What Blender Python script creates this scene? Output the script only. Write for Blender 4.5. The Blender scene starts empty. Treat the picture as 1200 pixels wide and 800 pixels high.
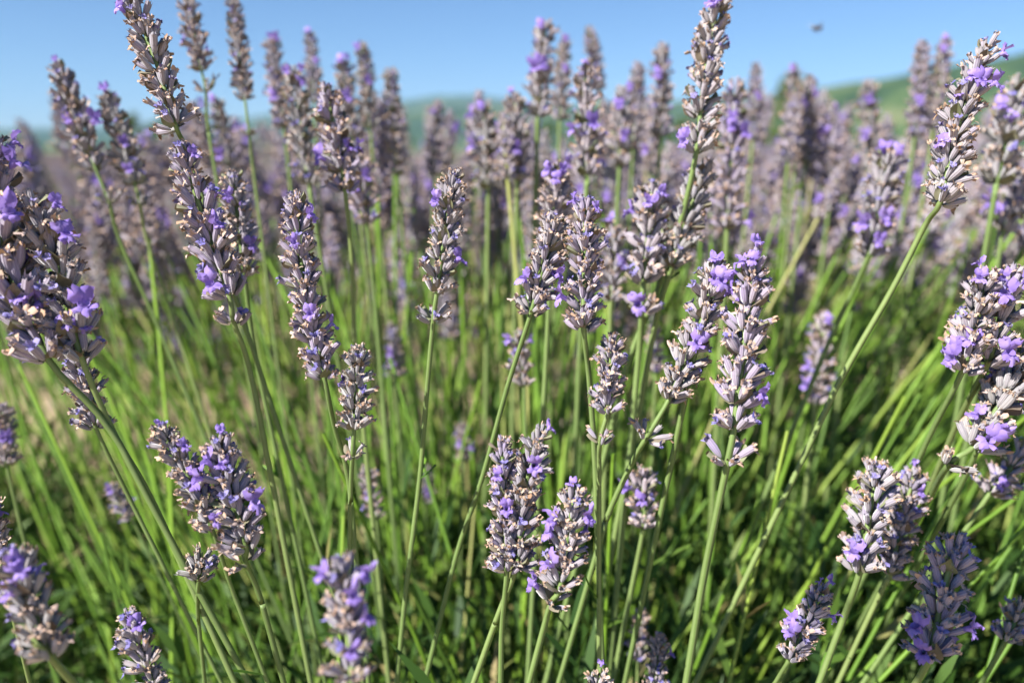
import bpy, math, random
from mathutils import Vector, Matrix, noise
scene = bpy.context.scene
COL = scene.collection
R = math.radians
# ------------------------------------------------------------------ camera, sky, sun, exposure
CAM_H = 0.60
PITCH = R(13.56)
cam_d = bpy.data.cameras.new("camera")
cam_d.lens = 28.0; cam_d.sensor_width = 36.0
cam_d.clip_start = 0.005; cam_d.clip_end = 30000
cam_d.dof.use_dof = True
cam_d.dof.focus_distance = 0.285
cam_d.dof.aperture_fstop = 5.8
cam = bpy.data.objects.new("camera", cam_d); COL.objects.link(cam)
cam.location = (0, 0, CAM_H); cam.rotation_euler = (R(90) - PITCH, 0, 0)
scene.camera = cam

SUN_AZ, SUN_EL = R(-127), R(42)
SUN = Vector((math.sin(SUN_AZ) * math.cos(SUN_EL), math.cos(SUN_AZ) * math.cos(SUN_EL), math.sin(SUN_EL)))
world = bpy.data.worlds.new("World"); scene.world = world; world.use_nodes = True
wn = world.node_tree.nodes
sky = wn.new('ShaderNodeTexSky'); sky.sky_type = 'NISHITA'; sky.sun_disc = False
sky.sun_elevation = SUN_EL; sky.sun_rotation = SUN_AZ % (2 * math.pi)
sky.altitude = 800; sky.air_density = 0.9; sky.dust_density = 0.0; sky.ozone_density = 8.5
world.node_tree.links.new(sky.outputs[0], wn['Background'].inputs[0])
wn['Background'].inputs[1].default_value = 0.07
sun_d = bpy.data.lights.new("sun", 'SUN'); sun_d.energy = 5.0; sun_d.angle = R(0.53)
sun_d.color = (1.0, 0.96, 0.92)
sun_o = bpy.data.objects.new("sun", sun_d); COL.objects.link(sun_o)
sun_o.rotation_euler = (-SUN).to_track_quat('-Z', 'Y').to_euler(); sun_o.location = SUN * 50
scene.view_settings.view_transform = 'Standard'; scene.view_settings.look = 'None'
scene.view_settings.exposure = 1.0; scene.view_settings.gamma = 1.0
scene.cycles.use_denoising = True
scene.cycles.max_bounces = 6; scene.cycles.diffuse_bounces = 1; scene.cycles.glossy_bounces = 2
scene.cycles.transmission_bounces = 3; scene.cycles.transparent_max_bounces = 4; scene.cycles.volume_bounces = 0

FPX = 1200 * 28.0 / 36.0
CF = Vector((0, math.cos(PITCH), -math.sin(PITCH))); CU = Vector((0, math.sin(PITCH), math.cos(PITCH)))
def at(px, py, d):            # a point seen in the photograph, at its distance into the scene
    return Vector((0, 0, CAM_H)) + d * (CF + Vector(((px - 600) / FPX, 0, 0)) + CU * ((400 - py) / FPX))
def proj(p):
    q = p - Vector((0, 0, CAM_H)); d = q.dot(CF)
    if d < 1e-4: return (1e6, 1e6, d)
    return (600 + FPX * q.x / d, 400 - FPX * q.dot(CU) / d, d)

# ------------------------------------------------------------------ materials
def mat(name):
    m = bpy.data.materials.new(name); m.use_nodes = True
    return m, m.node_tree.nodes, m.node_tree.links, m.node_tree.nodes['Principled BSDF']
def ramp(n, stops, interp='LINEAR'):
    r = n.new('ShaderNodeValToRGB'); r.color_ramp.interpolation = interp
    e = r.color_ramp.elements
    while len(e) < len(stops): e.new(0.5)
    for k, (p, c) in enumerate(stops): e[k].position = p; e[k].color = (*c, 1)
    return r
def mth(n, l, op, a, b=None):
    x = n.new('ShaderNodeMath'); x.operation = op
    for i, v in enumerate((a, b)):
        if v is None: continue
        if isinstance(v, (int, float)): x.inputs[i].default_value = v
        else: l.new(v, x.inputs[i])
    return x.outputs[0]
def rnd(n, l):                # a random number per object and per loose piece
    g = n.new('ShaderNodeNewGeometry'); o = n.new('ShaderNodeObjectInfo')
    return mth(n, l, 'FRACT', mth(n, l, 'ADD', g.outputs['Random Per Island'], o.outputs['Random']))
def tex_noise(n, l, scale, detail=2, coord='Object'):
    c = n.new('ShaderNodeTexCoord'); t = n.new('ShaderNodeTexNoise')
    t.inputs['Scale'].default_value = scale; t.inputs['Detail'].default_value = detail
    l.new(c.outputs[coord], t.inputs['Vector']); return t.outputs['Fac']
def mix(n, l, fac, a, b, mode='MIX'):
    x = n.new('ShaderNodeMix'); x.data_type = 'RGBA'; x.blend_type = mode
    for i, v in ((0, fac), (6, a), (7, b)):
        if isinstance(v, (int, float)): x.inputs[i].default_value = v
        elif isinstance(v, tuple): x.inputs[i].default_value = (*v, 1)
        else: l.new(v, x.inputs[i])
    return x.outputs[2]
def bump(n, l, b, h, strength, dist):
    u = n.new('ShaderNodeBump'); u.inputs['Strength'].default_value = strength; u.inputs['Distance'].default_value = dist
    l.new(h, u.inputs['Height']); l.new(u.outputs[0], b.inputs['Normal'])
def translucent(m, n, l, b, color, amount):
    t = n.new('ShaderNodeBsdfTranslucent'); s = n.new('ShaderNodeMixShader'); s.inputs[0].default_value = amount
    if isinstance(color, tuple): t.inputs[0].default_value = (*color, 1)
    else: l.new(color, t.inputs[0])
    l.new(b.outputs[0], s.inputs[1]); l.new(t.outputs[0], s.inputs[2]); l.new(s.outputs[0], n['Material Output'].inputs[0])

M = {}
# calyx: felted grey mauve with pale ribs, greener at its foot
m, n, l, b = mat("calyx_felt")
r = rnd(n, l)
base = ramp(n, [(0.0, (0.29, 0.25, 0.30)), (0.35, (0.37, 0.315, 0.365)), (0.7, (0.39, 0.355, 0.36)), (1.0, (0.32, 0.265, 0.385))]); l.new(r, base.inputs[0])
uv = n.new('ShaderNodeUVMap'); sp = n.new('ShaderNodeSeparateXYZ'); l.new(uv.outputs[0], sp.inputs[0])
rib = mth(n, l, 'MULTIPLY_ADD', mth(n, l, 'SINE', mth(n, l, 'MULTIPLY', sp.outputs[0], 2 * math.pi * 9)), 0.5)
n[rib.node.name].inputs[2].default_value = 0.5
c1 = mix(n, l, mth(n, l, 'MULTIPLY', rib, 0.5), base.outputs[0], (0.56, 0.52, 0.53))
vr = ramp(n, [(0.0, (1, 1, 1)), (0.30, (0, 0, 0))]); l.new(sp.outputs[1], vr.inputs[0])
c2 = mix(n, l, mth(n, l, 'MULTIPLY', vr.outputs[0], 0.55), c1, (0.34, 0.36, 0.24))
c3 = mix(n, l, 0.5, c2, mix(n, l, tex_noise(n, l, 900, 2), (0.62, 0.62, 0.62), (1.2, 1.2, 1.2)), 'MULTIPLY')
oi = n.new('ShaderNodeObjectInfo')
l.new(mix(n, l, 1.0, c3, oi.outputs['Color'], 'MULTIPLY'), b.inputs['Base Color'])
b.inputs['Roughness'].default_value = 0.75; b.inputs['Sheen Weight'].default_value = 0.6; b.inputs['Sheen Roughness'].default_value = 0.5
b.inputs['Specular IOR Level'].default_value = 0.25
bump(n, l, b, rib, 0.5, 0.0003)
M['calyx'] = m
# withered corolla left in the mouth of a calyx
m, n, l, b = mat("withered_petal")
rp = ramp(n, [(0.0, (0.52, 0.36, 0.24)), (0.3, (0.62, 0.45, 0.34)), (0.6, (0.55, 0.43, 0.38)), (0.8, (0.36, 0.22, 0.13)), (1.0, (0.60, 0.50, 0.40))])
l.new(rnd(n, l), rp.inputs[0])
cc = mix(n, l, 0.55, rp.outputs[0], mix(n, l, tex_noise(n, l, 700, 3), (0.45, 0.4, 0.38), (1.35, 1.3, 1.25)), 'MULTIPLY')
l.new(cc, b.inputs['Base Color'])
b.inputs['Roughness'].default_value = 0.8; b.inputs['Specular IOR Level'].default_value = 0.2
M['withered'] = m
# fresh corolla
m, n, l, b = mat("violet_petal")
rp = ramp(n, [(0.0, (0.34, 0.23, 0.64)), (0.5, (0.42, 0.29, 0.74)), (1.0, (0.51, 0.38, 0.79))]); l.new(rnd(n, l), rp.inputs[0])
c1 = mix(n, l, 0.6, rp.outputs[0], mix(n, l, tex_noise(n, l, 500, 2), (0.55, 0.5, 0.75), (1.2, 1.2, 1.1)), 'MULTIPLY')
l.new(c1, b.inputs['Base Color']); b.inputs['Roughness'].default_value = 0.6; b.inputs['Specular IOR Level'].default_value = 0.25
translucent(m, n, l, b, c1, 0.3)
M['petal'] = m
# shrivelled blue corolla
m, n, l, b = mat("shrivelled_petal")
rp = ramp(n, [(0.0, (0.15, 0.13, 0.38)), (1.0, (0.30, 0.26, 0.50))]); l.new(rnd(n, l), rp.inputs[0])
l.new(rp.outputs[0], b.inputs['Base Color']); b.inputs['Roughness'].default_value = 0.7
M['shrivel'] = m
# square stems, dull to bright green with grey down
def stem_mat(name, stops, gm):
    m, n, l, b = mat(name)
    rp = ramp(n, stops); l.new(rnd(n, l), rp.inputs[0])
    uv = n.new('ShaderNodeUVMap'); sp = n.new('ShaderNodeSeparateXYZ'); l.new(uv.outputs[0], sp.inputs[0])
    s = mth(n, l, 'ABSOLUTE', mth(n, l, 'SINE', mth(n, l, 'MULTIPLY', sp.outputs[0], math.pi * 4)))
    c = mix(n, l, mth(n, l, 'MULTIPLY', s, 0.35), rp.outputs[0], gm)
    l.new(mix(n, l, 0.45, c, mix(n, l, tex_noise(n, l, 260, 3), (0.55, 0.6, 0.5), (1.35, 1.3, 1.3)), 'MULTIPLY'), b.inputs['Base Color'])
    b.inputs['Roughness'].default_value = 0.5; b.inputs['Specular IOR Level'].default_value = 0.3
    return m
M['stem'] = stem_mat("stem_green", [(0, (0.12, 0.20, 0.045)), (0.5, (0.17, 0.26, 0.07)), (1, (0.23, 0.30, 0.09))], (0.30, 0.36, 0.17))
M['stem_bg'] = stem_mat("stem_bright_green", [(0, (0.04, 0.10, 0.012)), (0.35, (0.09, 0.20, 0.018)), (0.75, (0.17, 0.32, 0.025)), (0.92, (0.25, 0.35, 0.045)), (1, (0.42, 0.35, 0.17))], (0.23, 0.35, 0.06))
m, n, l, b = mat("bract_dry")
rp = ramp(n, [(0, (0.20, 0.15, 0.11)), (0.5, (0.24, 0.21, 0.14)), (1, (0.22, 0.24, 0.12))]); l.new(rnd(n, l), rp.inputs[0])
l.new(rp.outputs[0], b.inputs['Base Color']); b.inputs['Roughness'].default_value = 0.8
M['bract'] = m
m, n, l, b = mat("leaf_green")
rp = ramp(n, [(0, (0.02, 0.055, 0.01)), (0.45, (0.045, 0.10, 0.015)), (0.8, (0.09, 0.165, 0.025)), (0.93, (0.15, 0.22, 0.045)), (1, (0.36, 0.28, 0.12))]); l.new(rnd(n, l), rp.inputs[0])
l.new(rp.outputs[0], b.inputs['Base Color']); b.inputs['Roughness'].default_value = 0.55; b.inputs['Specular IOR Level'].default_value = 0.3
translucent(m, n, l, b, rp.outputs[0], 0.22)
M['leaf'] = m
m, n, l, b = mat("woody_bark")
l.new(mix(n, l, tex_noise(n, l, 90, 4), (0.13, 0.09, 0.06), (0.33, 0.26, 0.19)), b.inputs['Base Color']); b.inputs['Roughness'].default_value = 0.9
M['bark'] = m
m, n, l, b = mat("dry_straw")
rp = ramp(n, [(0, (0.45, 0.33, 0.17)), (1, (0.62, 0.50, 0.30))]); l.new(rnd(n, l), rp.inputs[0])
l.new(rp.outputs[0], b.inputs['Base Color']); b.inputs['Roughness'].default_value = 0.7
M['straw'] = m
m, n, l, b = mat("limestone_pebble")
rp = ramp(n, [(0, (0.42, 0.32, 0.22)), (1, (0.60, 0.50, 0.38))]); l.new(rnd(n, l), rp.inputs[0])
l.new(rp.outputs[0], b.inputs['Base Color']); b.inputs['Roughness'].default_value = 0.9
M['pebble'] = m
# soil near by, fields of grass further off
m, n, l, b = mat("dry_soil_and_fields")
soil = ramp(n, [(0.25, (0.34, 0.23, 0.13)), (0.5, (0.50, 0.36, 0.22)), (0.75, (0.62, 0.48, 0.31))]); l.new(tex_noise(n, l, 9, 8), soil.inputs[0])
soil2 = mix(n, l, 0.5, soil.outputs[0], mix(n, l, tex_noise(n, l, 120, 4), (0.5, 0.5, 0.5), (1.4, 1.4, 1.4)), 'MULTIPLY')
fld = ramp(n, [(0.35, (0.10, 0.17, 0.04)), (0.5, (0.17, 0.24, 0.07)), (0.62, (0.33, 0.33, 0.13))]); l.new(tex_noise(n, l, 0.012, 3), fld.inputs[0])
c = n.new('ShaderNodeTexCoord'); sp = n.new('ShaderNodeSeparateXYZ'); l.new(c.outputs['Object'], sp.inputs[0])
far = n.new('ShaderNodeMapRange'); far.inputs[1].default_value = 34; far.inputs[2].default_value = 40; l.new(sp.outputs[1], far.inputs[0])
l.new(mix(n, l, far.outputs[0], soil2, fld.outputs[0]), b.inputs['Base Color']); b.inputs['Roughness'].default_value = 0.95
bump(n, l, b, tex_noise(n, l, 60, 6), 0.6, 0.02)
M['soil'] = m
m, n, l, b = mat("wooded_hill")
w = ramp(n, [(0.3, (0.022, 0.045, 0.018)), (0.47, (0.04, 0.075, 0.025)), (0.58, (0.075, 0.12, 0.035)), (0.68, (0.15, 0.17, 0.07))]); l.new(tex_noise(n, l, 0.02, 9), w.inputs[0])
l.new(w.outputs[0], b.inputs['Base Color']); b.inputs['Roughness'].default_value = 1.0; b.inputs['Specular IOR Level'].default_value = 0
bump(n, l, b, tex_noise(n, l, 0.12, 4), 0.8, 6)
M['hill'] = m
def tree_mat(name, a, c):
    m, n, l, b = mat(name)
    rp = ramp(n, [(0, a), (1, c)]); l.new(rnd(n, l), rp.inputs[0])
    l.new(rp.outputs[0], b.inputs['Base Color']); b.inputs['Roughness'].default_value = 0.6
    translucent(m, n, l, b, rp.outputs[0], 0.25); return m
M['tree_a'] = tree_mat("tree_leaf_yellow_green", (0.07, 0.11, 0.015), (0.17, 0.21, 0.03))
M['tree_b'] = tree_mat("tree_leaf_dark", (0.05, 0.09, 0.02), (0.12, 0.19, 0.04))
def plain(name, col, rough):
    m, n, l, b = mat(name)
    l.new(mix(n, l, 0.5, col, mix(n, l, tex_noise(n, l, 600, 3), (0.6, 0.6, 0.6), (1.3, 1.3, 1.3)), 'MULTIPLY'), b.inputs['Base Color'])
    b.inputs['Roughness'].default_value = rough; return m
M['bee'] = plain("bee_fur", (0.09, 0.06, 0.03), 0.6)
m, n, l, b = mat("bee_wing_film"); b.inputs['Base Color'].default_value = (0.5, 0.48, 0.42, 1); b.inputs['Roughness'].default_value = 0.2; b.inputs['Alpha'].default_value = 0.35
M['wing'] = m

# ------------------------------------------------------------------ mesh builder
class MB:
    def __init__(s): s.v, s.f, s.m, s.uv, s.mats = [], [], [], [], []
    def slot(s, name):
        if name not in s.mats: s.mats.append(name)
        return s.mats.index(name)
    def add(s, verts, faces, mname, uvs=None):
        k = len(s.v); i = s.slot(mname)
        s.v += [tuple(v) for v in verts]; s.uv += uvs or [(0.0, 0.5)] * len(verts)
        for f in faces: s.f.append(tuple(k + a for a in f)); s.m.append(i)
    def join(s, o, mx):
        k = len(s.v); mp = [s.slot(x) for x in o.mats]
        s.v += [tuple(mx @ Vector(v)) for v in o.v]; s.uv += o.uv
        for f, i in zip(o.f, o.m): s.f.append(tuple(k + a for a in f)); s.m.append(mp[i])
    def mesh(s, name, smooth=True):
        me = bpy.data.meshes.new(name); me.from_pydata(s.v, [], s.f)
        for x in s.mats: me.materials.append(M[x])
        me.polygons.foreach_set('material_index', s.m)
        if smooth: me.polygons.foreach_set('use_smooth', [True] * len(s.f))
        ul = me.uv_layers.new(name='UVMap')
        li = [0] * len(me.loops); me.loops.foreach_get('vertex_index', li)
        flat = []
        for i in li: flat += s.uv[i]
        ul.data.foreach_set('uv', flat)
        me.update(); return me
def link(name, me, parent=None, mx=None):
    o = bpy.data.objects.new(name, me); COL.objects.link(o)
    if parent is not None: o.parent = parent
    if mx is not None: o.matrix_basis = mx
    return o
def tag(o, label=None, cat=None, group=None, kind=None):
    for k, v in (('label', label), ('category', cat), ('group', group), ('kind', kind)):
        if v: o[k] = v
    return o
def grid(nu, nv, fn, closed=False):   # rows of rings
    vs, fs, uvs = [], [], []
    for j in range(nv):
        for i in range(nu): vs.append(fn(i / (nu - 1), j / (nv - 1))); uvs.append((i / (nu - 1), j / (nv - 1)))
    for j in range(nv - 1):
        for i in range(nu - 1):
            a = j * nu + i; fs.append((a, a + 1, a + nu + 1, a + nu))
    return vs, fs, uvs
MM = 0.001
def petal(mb, rg, base, dirv, up, length, width, mname, curl=0.4, nu=4, nv=4, jit=0.12):
    d = Vector(dirv).normalized(); u = (Vector(up) - d * d.dot(Vector(up))).normalized(); s = d.cross(u)
    def fn(a, t):
        w = width * (math.sin(math.pi * min(1, 0.16 + 0.80 * t)) ** 0.6) * (a - 0.5)
        p = Vector(base) + d * (length * t) + s * w + u * (curl * length * t * t - 0.25 * width * (2 * a - 1) ** 2 * (0.4 + t))
        return p + Vector((rg.uniform(-1, 1), rg.uniform(-1, 1), rg.uniform(-1, 1))) * jit * width * (0.3 + t)
    mb.add(*grid(nu, nv, fn)[:2], mname)
def calyx_template(rg, remnant, hi=True):
    mb = MB(); n = 12 if hi else 6
    zs = [(0, .18), (.5, .50), (1.6, .84), (3.2, 1.04), (4.9, 1.02), (5.9, .92)] if hi else [(0, .35), (2.2, 1.0), (5.8, .95)]
    bx, by = rg.uniform(-.35, .35), rg.uniform(-.35, .35)
    vs, uvs = [], []
    for z, r in zs:
        t = z / 5.9
        for i in range(n + 1):
            k = i % n; rr = r * (1 + (.08 if k % 2 else -.08) * (1 if hi else 0)) * (1 + .05 * math.sin(k * 2.1 + bx * 9)); a = 2 * math.pi * k / n
            vs.append(((rr * math.cos(a) + bx * t * t) * MM, (rr * math.sin(a) + by * t * t) * MM, z * MM)); uvs.append((i / n, t))
    fs = []
    for j in range(len(zs) - 1):
        for i in range(n):
            a = j * (n + 1) + i; fs.append((a, a + 1, a + n + 2, a + n + 1))
    k0 = (len(zs) - 1) * (n + 1)
    if hi:                                              # teeth and the dark throat
        for i in range(n):
            if i % 2 == 0:
                a = 2 * math.pi * (i + .5) / n; q = len(vs); big = 1.9 if i == 0 else 1.0
                vs.append(((1.08 * math.cos(a) + bx) * MM, (1.08 * math.sin(a) + by) * MM, (5.9 + .75 * big) * MM)); uvs.append((i / n, 1))
                fs.append((k0 + i, k0 + i + 1, q))
    q = len(vs)
    for i in range(n): 
        a = 2 * math.pi * i / n; vs.append(((.45 * math.cos(a) + bx) * MM, (.45 * math.sin(a) + by) * MM, 5.0 * MM)); uvs.append((i / n, .9))
    for i in range(n): fs.append((k0 + i + 1 if i < n - 1 else k0 + n, k0 + i, q + i, q + (i + 1) % n))
    fs.append(tuple(q + i for i in range(n)))
    mb.add(vs, fs, 'calyx', uvs)
    top = Vector((bx, by, 5.2)) * MM
    if remnant == 'tan':
        k = rg.choice((3, 4, 5)) if hi else 3
        ph = rg.uniform(0, 6)
        ln = rg.uniform(.7, 1.15)
        for i in range(k):
            a = ph + 2 * math.pi * i / k + rg.uniform(-.4, .4); tl = rg.uniform(.35, 1.2)
            d = (math.cos(a) * tl, math.sin(a) * tl, 1.0)
            petal(mb, rg, top + Vector((math.cos(a), math.sin(a), 0)) * .4 * MM, d, (-math.cos(a), -math.sin(a), .6), rg.uniform(1.5, 2.5) * ln * MM, rg.uniform(1.0, 1.7) * MM, 'withered', rg.uniform(-.9, .7), 3, 4 if hi else 3, .22)
    elif remnant == 'blue':
        for i in range(4):
            a = rg.uniform(0, 6.28); d = (math.cos(a) * .6, math.sin(a) * .6, 1)
            petal(mb, rg, top, d, (-math.cos(a), -math.sin(a), .5), rg.uniform(1.5, 2.4) * MM, rg.uniform(1.2, 2.0) * MM, 'shrivel', rg.uniform(-.6, .6), 3, 4 if hi else 3, .2)
    elif remnant == 'bud':
        vs, fs, uvs = grid(7, 4, lambda a, t: ((.75 * math.cos(6.283 * a) * math.sqrt(max(0, 1 - t * t)) + bx) * MM, (.75 * math.sin(6.283 * a) * math.sqrt(max(0, 1 - t * t)) + by) * MM, (5.3 + 1.3 * t) * MM))
        mb.add(vs, fs, rg.choice(('shrivel', 'calyx')), [(0, .6)] * len(vs))
    return mb
TINTS = ((1, 1, 1), (1.08, 1.04, 1.02), (.92, .90, .97), (.96, 1.0, .90), (.86, .86, .84), (1.1, 1.02, .98), (.98, .92, 1.06), (1.05, 1.05, 1.0))
def floret_template(rg, hi=True):                       # tube and two-lipped corolla, mouth of calyx at z = 5.5 mm
    mb = MB(); n = 8 if hi else 5
    bend = rg.uniform(.25, .6)
    def tube(a, t):
        r = .62 + .7 * t ** 2; x = bend * 2.2 * t * t
        return ((r * math.cos(6.2832 * a) + x) * MM, r * math.sin(6.2832 * a) * MM, (4.9 + 3.1 * t) * MM)
    mb.add(*grid(n + 1, 4 if hi else 2, tube)[:2], 'petal')
    o = Vector((bend * 2.2, 0, 7.8)) * MM
    nu = 5 if hi else 3
    for s in (-1, 1):                                   # upper lip: two broad lobes standing up
        petal(mb, rg, o + Vector((-.9, .55 * s, -.1)) * MM, (-.15, .45 * s, 1.0), (1, 0, .2), rg.uniform(2.5, 3.5) * MM, rg.uniform(2.6, 3.3) * MM, 'petal', rg.uniform(-.6, .5), nu, nu, .15)
    for a, sz in ((-.95, .85), (0, 1.0), (.95, .85)):   # lower lip: three smaller spreading lobes
        petal(mb, rg, o + Vector((.9 * math.cos(a), .9 * math.sin(a), -.2)) * MM, (math.cos(a), math.sin(a), rg.uniform(-.1, .5)), (-.3, 0, 1), 2.1 * sz * rg.uniform(.8, 1.15) * MM, 2.2 * sz * MM, 'petal', rg.uniform(-.8, .2), nu, nu, .15)
    return mb
rg = random.Random(5)
KINDS = ['tan'] * 9 + ['blue'] * 2 + ['bud'] + ['none']
CAL_T = [(k, calyx_template(rg, k, True)) for k in KINDS]
CAL_LO = [(k, calyx_template(rg, k, False)) for k in KINDS]
FLO_T = [floret_template(rg, True) for _ in range(6)]
FLO_LO = [floret_template(rg, False) for _ in range(3)]
CAL_ME = [(k, t.mesh("calyx")) for k, t in CAL_T]
BARE_ME = [calyx_template(rg, 'none', True).mesh("calyx") for _ in range(2)]
FLO_ME = [t.mesh("floret") for t in FLO_T]; FLO_LO_ME = [t.mesh("floret") for t in FLO_LO]
def bracts_mb(rg):
    mb = MB()
    for s in (0, 1):
        a = s * math.pi + rg.uniform(-.2, .2)
        petal(mb, rg, Vector((math.cos(a), math.sin(a), 0)) * .8 * MM, (math.cos(a), math.sin(a), .55), (-.4 * math.cos(a), -.4 * math.sin(a), 1), rg.uniform(4.2, 5.6) * MM, rg.uniform(3.2, 4.4) * MM, 'bract', rg.uniform(.1, .5), 5, 5, .04)
    for i in range(3):                                  # short flower stalks
        a = rg.uniform(0, 6.28)
        petal(mb, rg, (0, 0, 0), (math.cos(a), math.sin(a), .9), (-math.cos(a), -math.sin(a), 1), 2.4 * MM, .7 * MM, 'bract', 0, 2, 3, .02)
    return mb
BRACT_ME = [bracts_mb(rg).mesh("whorl") for _ in range(5)]
def whorl_layout(rg, t, remote=False):
    """calyx placements of one whorl: list of (matrix, outward azimuth). t = 0 foot .. 1 tip"""
    out = []
    if t > 0.93: cnt, inner = 5, 0
    elif remote: cnt, inner = rg.choice((5, 6)), 0
    else: cnt, inner = rg.choice((9, 10)), rg.choice((5, 6, 7))
    ph = rg.uniform(0, 6.28)
    for i in range(cnt + inner):
        outer = i < cnt
        a = ph + (2 * math.pi * i / cnt if outer else 2 * math.pi * (i - cnt) / max(1, inner) + .4) + rg.uniform(-.26, .26)
        tilt = (R(52) - R(18) * t if outer else R(28) - R(8) * t) + rg.gauss(0, R(11))
        if t > 0.93: tilt = R(14) + abs(rg.gauss(0, R(8)))
        if remote: tilt = R(50) + rg.gauss(0, R(8))
        s = (.88 if outer else .84) * rg.uniform(.76, 1.12) * (1.0 - .12 * t)
        r0 = 1.75 if outer else 1.15
        if t > 0.93: r0 = .9
        z0 = rg.uniform(-1.1, 1.3) + (0 if outer else 2.2)
        mx = Matrix.Rotation(a, 4, 'Z') @ Matrix.Translation(Vector((r0, 0, z0)) * MM) @ Matrix.Rotation(tilt, 4, 'Y') @ Matrix.Rotation(rg.choice((0, math.pi)) + rg.uniform(-.6, .6), 4, 'Z') @ Matrix.Scale(s, 4)
        out.append((mx, a, tilt, s, r0, z0))
    return out
def floret_mx(rg, e):
    mx, a, tilt, s, r0, z0 = e
    return Matrix.Rotation(a, 4, 'Z') @ Matrix.Translation(Vector((r0, 0, z0)) * MM) @ Matrix.Rotation(tilt, 4, 'Y') @ Matrix.Rotation(rg.uniform(-.4, .4), 4, 'Z') @ Matrix.Scale(s, 4)
def pick(rg, lst, t):
    while True:
        e = rg.choice(lst)
        if e[0] == 'bud' and t < .5 and rg.random() < .6: continue
        return e[1]
def whorl_mid_mb(rg, t, remote=False, lo=False):
    mb = MB(); lay = whorl_layout(rg, t, remote)
    for e in lay: mb.join(pick(rg, CAL_LO, t), e[0])
    if not lo: mb.join(bracts_mb(rg), Matrix.Identity(4))
    return mb, lay
MID = {}
for key, t, rem in (('low', .15, False), ('mid', .5, False), ('top', 1.0, False), ('remote', 0.0, True)):
    MID[key] = []
    for k in range(4 if key != 'top' else 3):
        mb, lay = whorl_mid_mb(rg, t, rem); MID[key].append((mb.mesh("whorl"), lay))

def axis_frame(d, spin=0.0):
    q = Vector(d).normalized().to_track_quat('Z', 'Y')
    return q.to_matrix().to_4x4() @ Matrix.Rotation(spin, 4, 'Z')
def tube_mb(pts, r0, r1, mname, sides=8, square=True, sub=4):
    # Catmull-Rom through the points
    P = [pts[0] * 2 - pts[1]] + list(pts) + [pts[-1] * 2 - pts[-2]]
    c = []
    for i in range(1, len(P) - 2):
        for k in range(sub):
            t = k / sub; a, b_, c_, d_ = P[i - 1], P[i], P[i + 1], P[i + 2]
            c.append(0.5 * (2 * b_ + (c_ - a) * t + (2 * a - 5 * b_ + 4 * c_ - d_) * t * t + (3 * b_ - a - 3 * c_ + d_) * t ** 3))
    c.append(pts[-1])
    vs, fs, uvs = [], [], []; ref = Vector((.3, 1, .1)); n = len(c)
    for j, p in enumerate(c):
        d = (c[min(j + 1, n - 1)] - c[max(j - 1, 0)]).normalized()
        u = (ref - d * ref.dot(d)).normalized(); w = d.cross(u); ref = u
        r = r0 + (r1 - r0) * j / (n - 1)
        for i in range(sides + 1):
            a = 2 * math.pi * (i % sides) / sides; rr = r * (1.0 if not square else (1.1 if i % 2 == 0 else .84))
            vs.append(p + u * (rr * math.cos(a)) + w * (rr * math.sin(a))); uvs.append((i / sides, j / (n - 1)))
    for j in range(n - 1):
        for i in range(sides):
            a = j * (sides + 1) + i; fs.append((a, a + 1, a + sides + 2, a + sides + 1))
    mb = MB(); mb.add(vs, fs, mname, uvs); return mb

CROWN = Vector((-0.01, 0.34, 0.20))
def root_for(b, s):
    """where a stem leaves the woody crown of the nearest bush: on along its own line, drawn to the crown"""
    d = (s - b).normalized()
    if d.z > -.25: d = (d + Vector((0, 0, -.6))).normalized()
    k = (s.z - 0.17) / -d.z
    p = s + d * max(.02, k)
    return p
def build_stem(root, pts_world, r0, r1, mname, sides=8, sub=4):
    loc = root.location
    mb = tube_mb([p - loc for p in pts_world], r0, r1, mname, sides, True, sub)
    return link("stem", mb.mesh("stem"), root)

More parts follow.
